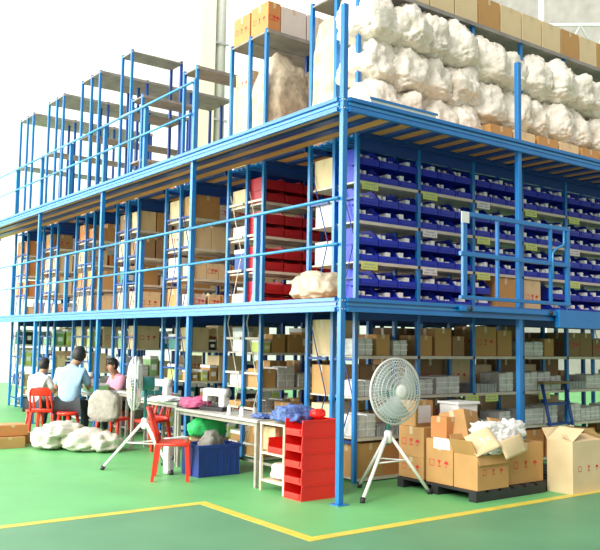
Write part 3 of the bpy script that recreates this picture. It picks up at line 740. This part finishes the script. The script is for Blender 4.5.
# ---- things on the tables
def machine(x, y, z, rz, label, mt=WHITE):
    def mk():
        t = thing('sewing_machine', '', 'sewing machine')
        m = MB(); m.box(-0.20, 0.20, -0.09, 0.09, 0, 0.05, bev=0.008); m.obj('machine_base', DARK, t)
        m = MB(); m.box(0.10, 0.19, -0.06, 0.06, 0.05, 0.20, bev=0.02); m.box(-0.19, 0.19, -0.055, 0.055, 0.18, 0.28, bev=0.025); m.box(-0.19, -0.11, -0.05, 0.05, 0.11, 0.19, bev=0.015); m.obj('arm', mt, t)
        m = MB(); m.tube([(0.19, 0, 0.23), (0.225, 0, 0.23)], 0.055, 16); m.obj('hand_wheel', GREYP, t)
        m = MB(); m.tube([(-0.15, 0, 0.12), (-0.15, 0, 0.05)], 0.006, 6); m.obj('needle_bar', GREYP, t); return t
    return place('sew', mk, (x, y, z), rz, label, 'machines on the work tables')
machine(0.02, 2.50, 0.76, R(-75), 'white sewing machine beside the pink cloth on the long table')
machine(0.10, 4.15, 0.80, R(-80), 'white sewing machine on the table behind the red chair')
machine(0.30, 7.45, 0.771, R(-80), 'white sewing machine on the pale blue table at far left')
lump('pk', 'pink_cloth', 'cloth', (0.34, 0.40, 0.16), 14, PINK, (-0.02, 2.93, 0.76), 'crumpled pink cloth at the left end of the long table', 0, None, amp=0.25, freq=3)
lump('pk2', 'white_cloth', 'cloth', (0.34, 0.5, 0.07), 15, SHIRTW, (-0.0, 3.75, 0.80), 'flat white cloth on the table behind the long one', 0, None, amp=0.25, freq=3)
def spool(x, y, z, mt, label, nm='thread_spool'):
    def mk():
        t = thing(nm, '', 'spool'); m = MB(); m.lathe([(0.035, 0), (0.035, 0.008), (0.026, 0.010), (0.022, 0.10), (0.008, 0.102), (0.008, 0.115)], 14); m.obj('spool_body', mt, t); return t
    return place(('sp', mt.name), mk, (x, y, z), 0, label, 'small jars and spools on the tables')
for i, (x, y, z, mt, c) in enumerate([(-0.10, 1.70, .76, WHITE, 'white spool right of the sewing machine'), (0.02, 1.60, .76, GREYP, 'grey spool right of the sewing machine'), (-0.12, 1.95, .76, WHITE, 'white spool nearest the sewing machine'),
        (0.12, 2.05, .76, TEAL, 'teal spool at the back of the long table'), (-0.08, 4.55, .80, REDC, 'red spool on the table behind the left fan'), (0.10, 4.70, .80, TEAL, 'teal spool on the table behind the left fan'), (0.42, 5.30, .80, REDC, 'red spool on the pale table'), (0.50, 5.55, .80, WHITE, 'white spool on the pale table')]):
    spool(x, y, z, mt, c)
def sbox(x, y, z, W, D, H, mt, label, nm='parts_box'):
    t = thing(nm, label, 'box', (x, y, z)); m = MB(); m.box(-W/2, W/2, -D/2, D/2, 0, H, bev=0.008); m.obj('box_body', mt, t)
    m = MB(); m.box(-W/2-0.004, W/2+0.004, -D/2-0.004, D/2+0.004, H*0.8, H+0.003, bev=0.003); m.obj('lid', WHITE, t)
sbox(0.14, 6.60, 0.771, 0.34, 0.30, 0.12, LGREEN, 'pale green box on the blue table right of the blue shirt')
sbox(0.12, 5.98, 0.80+0.0, 0.20, 0.16, 0.14, KRAFTO, 'orange-brown box at the end of the pale table') if False else sbox(0.52, 5.80, 0.80, 0.24, 0.2, 0.14, KRAFTO, 'orange-brown lidded box on the pale table')
sbox(-0.12, 5.55-0.25, 0.915, 0.001+0.1, 0.1, 0.05, WHITE, 'x') if False else None
sbox(0.25, 4.8, 0.80, 0.26, 0.24, 0.22, TEAL, 'teal box with white lid behind the left fan')
sbox(0.10, 8.3, 0.771, 0.30, 0.3, 0.10, WHITE, 'white lidded box at the far end of the blue table')
# heap of film bags on the floor at left
for i, (x, y, z, d, sd_) in enumerate([(-0.98, 5.55, 0, (0.50, 0.46, 0.38), 20), (-0.62, 5.13, 0, (0.60, 0.50, 0.36), 21), (-0.42, 4.90, 0, (0.42, 0.42, 0.30), 22), (-0.90, 5.30, 0.20, (0.5, 0.4, 0.24), 23), (-0.72, 5.60, 0, (0.40, 0.34, 0.34), 24)]):
    bag(x, y, z, *d, sd_, ['pale film bag at the left of the floor heap', 'large cream film bag in the middle of the floor heap', 'pale film bag at the right of the floor heap by the fan', 'small film bag lying on top of the floor heap', 'pale film bag at the rear left of the floor heap'][i], mat('bag_cream', (0.64, 0.60, 0.50), 0.4, var=0.15, scale=9, bump=0.9, bscale=14), 'film bags heaped on the floor', amp=0.22, freq=2.4)
for i, (x, y, z) in enumerate([(-1.62, 5.9, 0), (-1.55, 6.0, 0.17), (-1.35, 6.35, 0)]):
    carton(x+0.15, y, z, 0.46, 0.38, 0.16, 'orange-brown' if i else 'brown', 'flat brown carton at the left edge, %s' % ['bottom front', 'on top', 'rear'][i], 'flat cartons at the left edge')

# ---------------------------------------------------------------- cartons on pallets at the right
def pallet(x, y, rz, label):
    def mk():
        t = thing('pallet', '', 'pallet')
        for i in range(6): m = MB(); m.box(0.0+i*0.205, 0.15+i*0.205, 0, 1.18, 0.09, 0.115); m.obj('deck_board', DARK, t)
        for yy in (0.0, 0.54, 1.08): m = MB(); m.box(0, 1.175, yy, yy+0.10, 0.0, 0.09); m.obj('skid', DARK, t)
        return t
    return place('pallet', mk, (x, y, 0), rz, label, 'black pallets')
pallet(1.28, -0.69, 0, 'black plastic pallet under the printed cartons, left one'); pallet(2.50, -0.62, 0, 'black plastic pallet under the right-hand cartons')
PZ = 0.117
carton(1.50, 0.10, PZ, 0.38, 0.40, 0.24, 'brown', 'brown printed carton at the left of the pallet, lower of two', 'printed cartons on the pallets', True)
carton(1.50, 0.10, PZ+0.242, 0.38, 0.40, 0.34, 'brown', 'brown printed carton at the left of the pallet, upper of two', 'printed cartons on the pallets', True)
carton(1.51, -0.34, PZ, 0.40, 0.40, 0.48, 'brown', 'tall brown printed carton between the carton pair and the heaped one', 'printed cartons on the pallets', True)
carton(2.19, -0.62, PZ, 0.62, 0.50, 0.44, 'brown', 'brown printed carton right of the heaped open one', 'printed cartons on the pallets', True)
def open_box(x, y, z, W, D, H, colr, label, flaps, mk=True, rz=0.0):
    t = thing('open_carton', label, 'cardboard box', (x, y, z), rz); mt = CT[colr]; th = 0.008; m = MB()
    m.box(-W/2, W/2, 0, D, 0, th); m.box(-W/2, W/2, 0, th, th, H); m.box(-W/2, W/2, D-th, D, th, H)
    m.box(-W/2, -W/2+th, th, D-th, th, H); m.box(W/2-th, W/2, th, D-th, th, H); m.obj('box_body', mt, t)
    for side, ang, ln in flaps:
        m = MB(); a = R(ang)
        if side in 'fb':
            y_ = 0 if side == 'f' else D; s_ = -1 if side == 'f' else 1
            m.add([(-W/2, y_, H), (W/2, y_, H), (W/2, y_+s_*ln*cos(a), H+ln*sin(a)), (-W/2, y_+s_*ln*cos(a), H+ln*sin(a)),
                   (-W/2, y_-s_*th, H), (W/2, y_-s_*th, H), (W/2, y_+s_*(ln*cos(a)-th), H+ln*sin(a)+0.003), (-W/2, y_+s_*(ln*cos(a)-th), H+ln*sin(a)+0.003)],
                  [(0, 1, 2, 3), (7, 6, 5, 4), (0, 3, 7, 4), (1, 5, 6, 2), (3, 2, 6, 7), (0, 4, 5, 1)])
        else:
            x_ = -W/2 if side == 'l' else W/2; s_ = -1 if side == 'l' else 1
            m.add([(x_, 0, H), (x_, D, H), (x_+s_*ln*cos(a), D, H+ln*sin(a)), (x_+s_*ln*cos(a), 0, H+ln*sin(a)),
                   (x_-s_*th, 0, H), (x_-s_*th, D, H), (x_+s_*(ln*cos(a)-th), D, H+ln*sin(a)+0.003), (x_+s_*(ln*cos(a)-th), 0, H+ln*sin(a)+0.003)],
                  [(0, 1, 2, 3), (7, 6, 5, 4), (0, 3, 7, 4), (1, 5, 6, 2), (3, 2, 6, 7), (0, 4, 5, 1)])
        m.obj('flap', mt, t)
    if mk:
        m = MB(); marks(m, W, H*0.42, 0.06, None); m.obj('red_print', REDINK, t)
    return t
open_box(1.56, -0.685, PZ, 0.50, 0.33, 0.36, 'brown', 'open brown printed carton heaped with white paper at pallet front', [('f', -75, 0.10), ('l', 60, 0.18), ('r', 35, 0.18), ('b', 70, 0.2)])
open_box(2.86, -0.97, 0.0, 0.60, 0.34, 0.58, 'cream', 'cream open carton with raised flaps at the right edge', [('f', 158, 0.16), ('b', 60, 0.14), ('l', 150, 0.26), ('r', 150, 0.26)])
# torn boxes and sheets heaped on top
carton(1.72, -0.30, PZ+0.485, 0.42, 0.30, 0.32, 'brown', 'tilted brown carton in the heap above the open carton', 'loose cartons in the heap', False, 0.35, (R(-14), R(8)))
def board_sheet(x, y, z, W, D, colr, rot, label):
    t = thing('cardboard_sheet', label, 'cardboard', (x, y, z)); t.rotation_euler = rot
    m = MB(); m.sheet(lambda u, v: (((u-0.5)*W, (v-0.5)*D, 0.03*sin(u*3)*sin(v*2.5)), (0, 0, 1)), 8, 8, 0.006); m.obj('sheet', CT[colr], t)
board_sheet(1.42, -0.66, 0.62, 0.30, 0.26, 'cream', (R(50), R(-22), R(-25)), 'pale cardboard sheet tilted at the left of the paper heap')
board_sheet(1.88, -0.52, 0.70, 0.44, 0.26, 'brown', (R(62), R(10), R(12)), 'brown cardboard flap leaning behind the paper heap')
board_sheet(1.80, -0.76, 0.56, 0.44, 0.20, 'cream', (R(68), R(-8), R(8)), 'pale cardboard strip in front of the paper heap')
for i, (x, y, z, dx, dz) in enumerate([(1.58, -0.60, 0.46, 0.36, 0.26), (1.84, -0.56, 0.48, 0.38, 0.30), (2.04, -0.50, 0.56, 0.32, 0.28), (1.70, -0.50, 0.62, 0.36, 0.2)]):
    lump(('pap', i), 'crumpled_paper', 'paper', (dx, 0.26, dz), 30+i, mat('crumpled_paper', (0.78, 0.76, 0.72), 0.7, var=0.12, scale=8, bump=0.8, bscale=22), (x, y, z), 'crumpled white paper in the heap, %s' % ['left front', 'middle', 'right end', 'topmost'][i], 0, 'crumpled white paper', amp=0.35, freq=3.5, sub=4)
lump('cl', 'foam_wrap', 'foam wrap', (0.30, 0.24, 0.24), 36, mat('beige_wrap', (0.62, 0.52, 0.44), 0.6, var=0.15, scale=12, bump=0.6), (2.05, -0.40, PZ+0.44), 'beige foam wrap right of the paper heap', 0, None, amp=0.3, freq=3)
carton(1.46, -0.20, PZ+0.482, 0.20, 0.24, 0.24, 'orange-brown', 'small orange-brown carton standing on the tall printed carton', None)
o = thing('paper_sheet', 'white printed sheet hanging on the tall brown carton', 'paper', (1.308, -0.16, 0.585)); m = MB(); m.box(-0.004, 0, -0.14, 0.10, -0.09, 0.03); m.obj('sheet', PAPER, o)
m = MB()
for i in range(4): m.box(-0.005, -0.004, -0.12, 0.08, -0.07+i*0.022, -0.062+i*0.022)
m.obj('lettering', GREYP, o)
carton(1.46, 0.24, PZ+0.584, 0.28, 0.24, 0.30-0.01, 'brown', 'brown carton with a white sheet on the upper left carton', None)
o = thing('paper_label', 'white sheet stuck to the brown carton above the left pair', 'label', (1.46, 0.238, PZ+0.62)); m = MB(); m.box(-0.10, 0.10, -0.003, 0, 0, 0.2); m.obj('sheet', WLAB, o)
t = thing('white_crate', 'white plastic crate behind the cartons near the second rack post', 'crate', (2.05, 0.10, 0.0)); m = MB(); m.box(-0.17, 0.17, 0, 0.3, 0.72, 1.0, bev=0.012); m.obj('crate_body', WHITE, t)
m = MB(); m.box(-0.19, 0.19, -0.02, 0.32, 0.98, 1.01, bev=0.005); m.obj('crate_rim', WHITE, t)
t.location = (2.05, 0.10, -0.72+PZ+0.56+0.002)
carton(2.05, 0.08, PZ, 0.40, 0.36, 0.56, 'dark brown', 'dark brown carton carrying the white crate', None)
# blue A-shaped ladder leaning at the racks on the right
t = thing('step_ladder', 'dark blue step ladder leaning at the racks near the right edge', 'ladder', (4.50, 0.62, 0))
for nm, pts in (('side_rail', [(0, 0, 0), (-0.08, 0.2, 1.12)]), ('side_rail', [(0.52, 0, 0), (0.46, 0.2, 1.12)])):
    m = MB(); m.tube(pts, 0.024, 8); m.obj(nm, NAVY, t)
for z in (0.25, 0.52, 0.8): m = MB(); m.box(-0.03, 0.52, 0.02+z*0.16, 0.08+z*0.16, z, z+0.03); m.obj('tread', NAVY, t)
m = MB(); m.box(-0.12, 0.50, 0.14, 0.24, 1.10, 1.14, bev=0.006); m.obj('top_tread', BRASS, t)

# ---------------------------------------------------------------- people
def skinned(name, mt, verts, edges, radii, parent, root=0, sub=1):
    me = bpy.data.meshes.new(name); me.from_pydata([tuple(v) for v in verts], edges, []); me.materials.append(mt)
    o = bpy.data.objects.new(name, me); COL.objects.link(o); 
    if parent: o.parent = parent
    md = o.modifiers.new('skin', 'SKIN'); md.use_smooth_shade = True
    if not me.skin_vertices: me.skin_vertices.new()
    for i, r_ in enumerate(radii):
        rr = r_ if isinstance(r_, tuple) else (r_, r_); me.skin_vertices[0].data[i].radius = rr
    for i in range(len(verts)): me.skin_vertices[0].data[i].use_root = (i == root)
    s = o.modifiers.new('sub', 'SUBSURF'); s.levels = sub; s.render_levels = sub+1
    return o
def seated(label, loc, rz, shirt, seat=0.50, lean=0.12, head_turn=0.0, headbow=0.05, sc=1.0):
    """seated figure facing local +y, hands forward on a table"""
    t = thing('person', label, 'person', loc, rz)
    p = Vector((0, 0, seat+0.05)); ch = Vector((0, lean*0.8, seat+0.42)); nk = Vector((0, lean+0.02, seat+0.585)); hd = Vector((head_turn*0.3, lean+0.05+headbow, seat+0.715))
    V = [p, Vector((0, lean*0.3, seat+0.20)), ch, nk, hd-Vector((0, 0, 0.05)), hd+Vector((0, 0, 0.05))]; Ed = [(0, 1), (1, 2), (2, 3), (3, 4), (4, 5)]; Ra = [(0.15, 0.11), (0.135, 0.10), (0.15, 0.10), 0.052, (0.080, 0.09), (0.075, 0.088)]
    S = {}
    def ad(v, fr, r_): V.append(v); Ed.append((fr, len(V)-1)); Ra.append(r_); return len(V)-1
    for s_ in (-1, 1):
        sh = ad(ch+Vector((s_*0.17, 0.0, 0.08)), 2, 0.058); el = ad(ch+Vector((s_*0.24, 0.10, -0.17)), sh, 0.042); wr = ad(Vector((s_*0.16, lean+0.34, seat+0.40)), el, 0.027)
        pa = ad(V[wr]+Vector((-s_*0.01, 0.06, 0.0)), wr, (0.034, 0.018))
        for j in range(4):
            k1 = ad(V[pa]+Vector(((j-1.5)*0.021, 0.045+0.006*(1-abs(j-1.5)), -0.002)), pa, 0.009); ad(V[k1]+Vector((0, 0.03, -0.018)), k1, 0.0075)
        th_ = ad(V[wr]+Vector((-s_*0.045, 0.05, -0.004)), wr, 0.011); ad(V[th_]+Vector((-s_*0.012, 0.03, -0.01)), th_, 0.009)
        hp = ad(Vector((s_*0.09, 0.04, seat+0.03)), 0, 0.085); kn = ad(Vector((s_*0.13, 0.42, seat+0.03)), hp, 0.058); an = ad(Vector((s_*0.13, 0.38, 0.09)), kn, 0.036); ad(Vector((s_*0.13, 0.52, 0.035)), an, 0.032)
        S[s_] = (V[sh], V[el], V[hp], V[kn], V[an])
    skinned('body', SKIN, V, Ed, Ra, t)
    V2 = [p+Vector((0, 0, -0.02)), Vector((0, lean*0.3, seat+0.20)), ch, ch+Vector((0, 0.01, 0.11)), nk+Vector((0, -0.005, 0.015))]; E2 = [(0, 1), (1, 2), (2, 3), (3, 4)]; R2 = [(0.175, 0.135), (0.16, 0.125), (0.17, 0.125), (0.13, 0.10), 0.078]
    for s_ in (-1, 1):
        i = len(V2); V2.append(S[s_][0]); E2.append((2, i)); R2.append(0.076); V2.append(S[s_][0].lerp(S[s_][1], 0.8)); E2.append((i, i+1)); R2.append(0.062)
    skinned('shirt', shirt, V2, E2, R2, t, 0, 1)
    V3 = [p-Vector((0, 0, 0.03))]; E3 = []; R3 = [(0.16, 0.12)]
    for s_ in (-1, 1):
        i = len(V3); V3 += [S[s_][2], S[s_][3], S[s_][4]]; E3 += [(0, i), (i, i+1), (i+1, i+2)]; R3 += [0.098, 0.073, 0.056]
    skinned('trousers', TROU, V3, E3, R3, t, 0, 1)
    # hair cap
    bm = bmesh.new(); bmesh.ops.create_icosphere(bm, subdivisions=4, radius=1)
    for v in bm.verts:
        c = v.co.copy(); n1 = noise.noise(c*4)*0.05
        fr = max(0, c.y)*max(0, 0.45-c.z)         # pull the cap back from the face
        k_ = 1+n1-fr*0.9
        v.co = hd+Vector((c.x*0.100*k_, -0.014+c.y*0.114*k_, 0.030+c.z*0.118*k_))
    MB().frombm(bm, True).obj('hair', HAIR, t)
    # face
    m = MB(); f = hd+Vector((0, 0.085, -0.01)); m.add([f+Vector((-0.014, 0, -0.012)), f+Vector((0.014, 0, -0.012)), f+Vector((0, 0.024, -0.008)), f+Vector((0, 0.004, 0.03))], [(0, 1, 2), (0, 2, 3), (1, 3, 2), (0, 3, 1)]); m.obj('nose', SKIN, t)
    m = MB()
    for s_ in (-1, 1): m.tube([f+Vector((s_*0.030-0.008, -0.004, 0.022)), f+Vector((s_*0.030+0.008, -0.004, 0.022))], 0.005, 6)
    m.obj('eyes', DARK, t)
    m = MB(); m.tube([f+Vector((-0.018, -0.006, -0.036)), f+Vector((0, 0.0, -0.038)), f+Vector((0.018, -0.006, -0.036))], 0.004, 6); m.obj('mouth', PINK, t)
    for s_ in (-1, 1): m = MB(); m.tube([hd+Vector((s_*0.084, 0.0, 0.02)), hd+Vector((s_*0.092, -0.004, 0.0)), hd+Vector((s_*0.084, 0.0, -0.02))], 0.010, 6); m.obj('ear', SKIN, t)
    return t
pb = seated('person in a pale blue shirt seen from behind, leaning over the table', (-0.36, 6.50, 0), R(-38), SHIRTB, 0.45, 0.10, 0.25, 0.04); pb.scale = (1.16, 1.1, 1.16)
seated('person in white with black hair at the left edge, seated', (-0.48, 7.75, 0), R(-60), SHIRTW, 0.44, 0.12, 0, 0.04)
seated('person in pink seated across the blue table, right of the blue shirt', (0.80, 7.00, 0), R(95), SHIRTP, 0.46, 0.12, 0, 0.05)
def make_stool():
    t = thing('plastic_stool', '', 'stool'); m = MB(); m.lathe([(0.13, 0.36), (0.16, 0.37), (0.16, 0.40), (0.14, 0.41)], 20); m.obj('seat', REDC, t)
    for i in range(4):
        a = pi/4+i*pi/2; m = MB(); m.tube([(0.12*cos(a), 0.12*sin(a), 0.37), (0.17*cos(a), 0.17*sin(a), 0)], [0.024, 0.018], 8); m.obj('leg', REDC, t)
    return t
place('stool', make_stool, (-0.48, 7.75, 0), 0, 'red plastic stool under the person in white at left edge', 'red stools')
place('stool', None, (-0.37, 6.47, 0.0), 0.4, 'red plastic stool under the person in the pale blue shirt', 'red stools').scale = (1.15, 1.15, 1.12)
place('stool', None, (0.80, 7.00, 0), 0, 'red plastic stool under the person in pink', 'red stools')
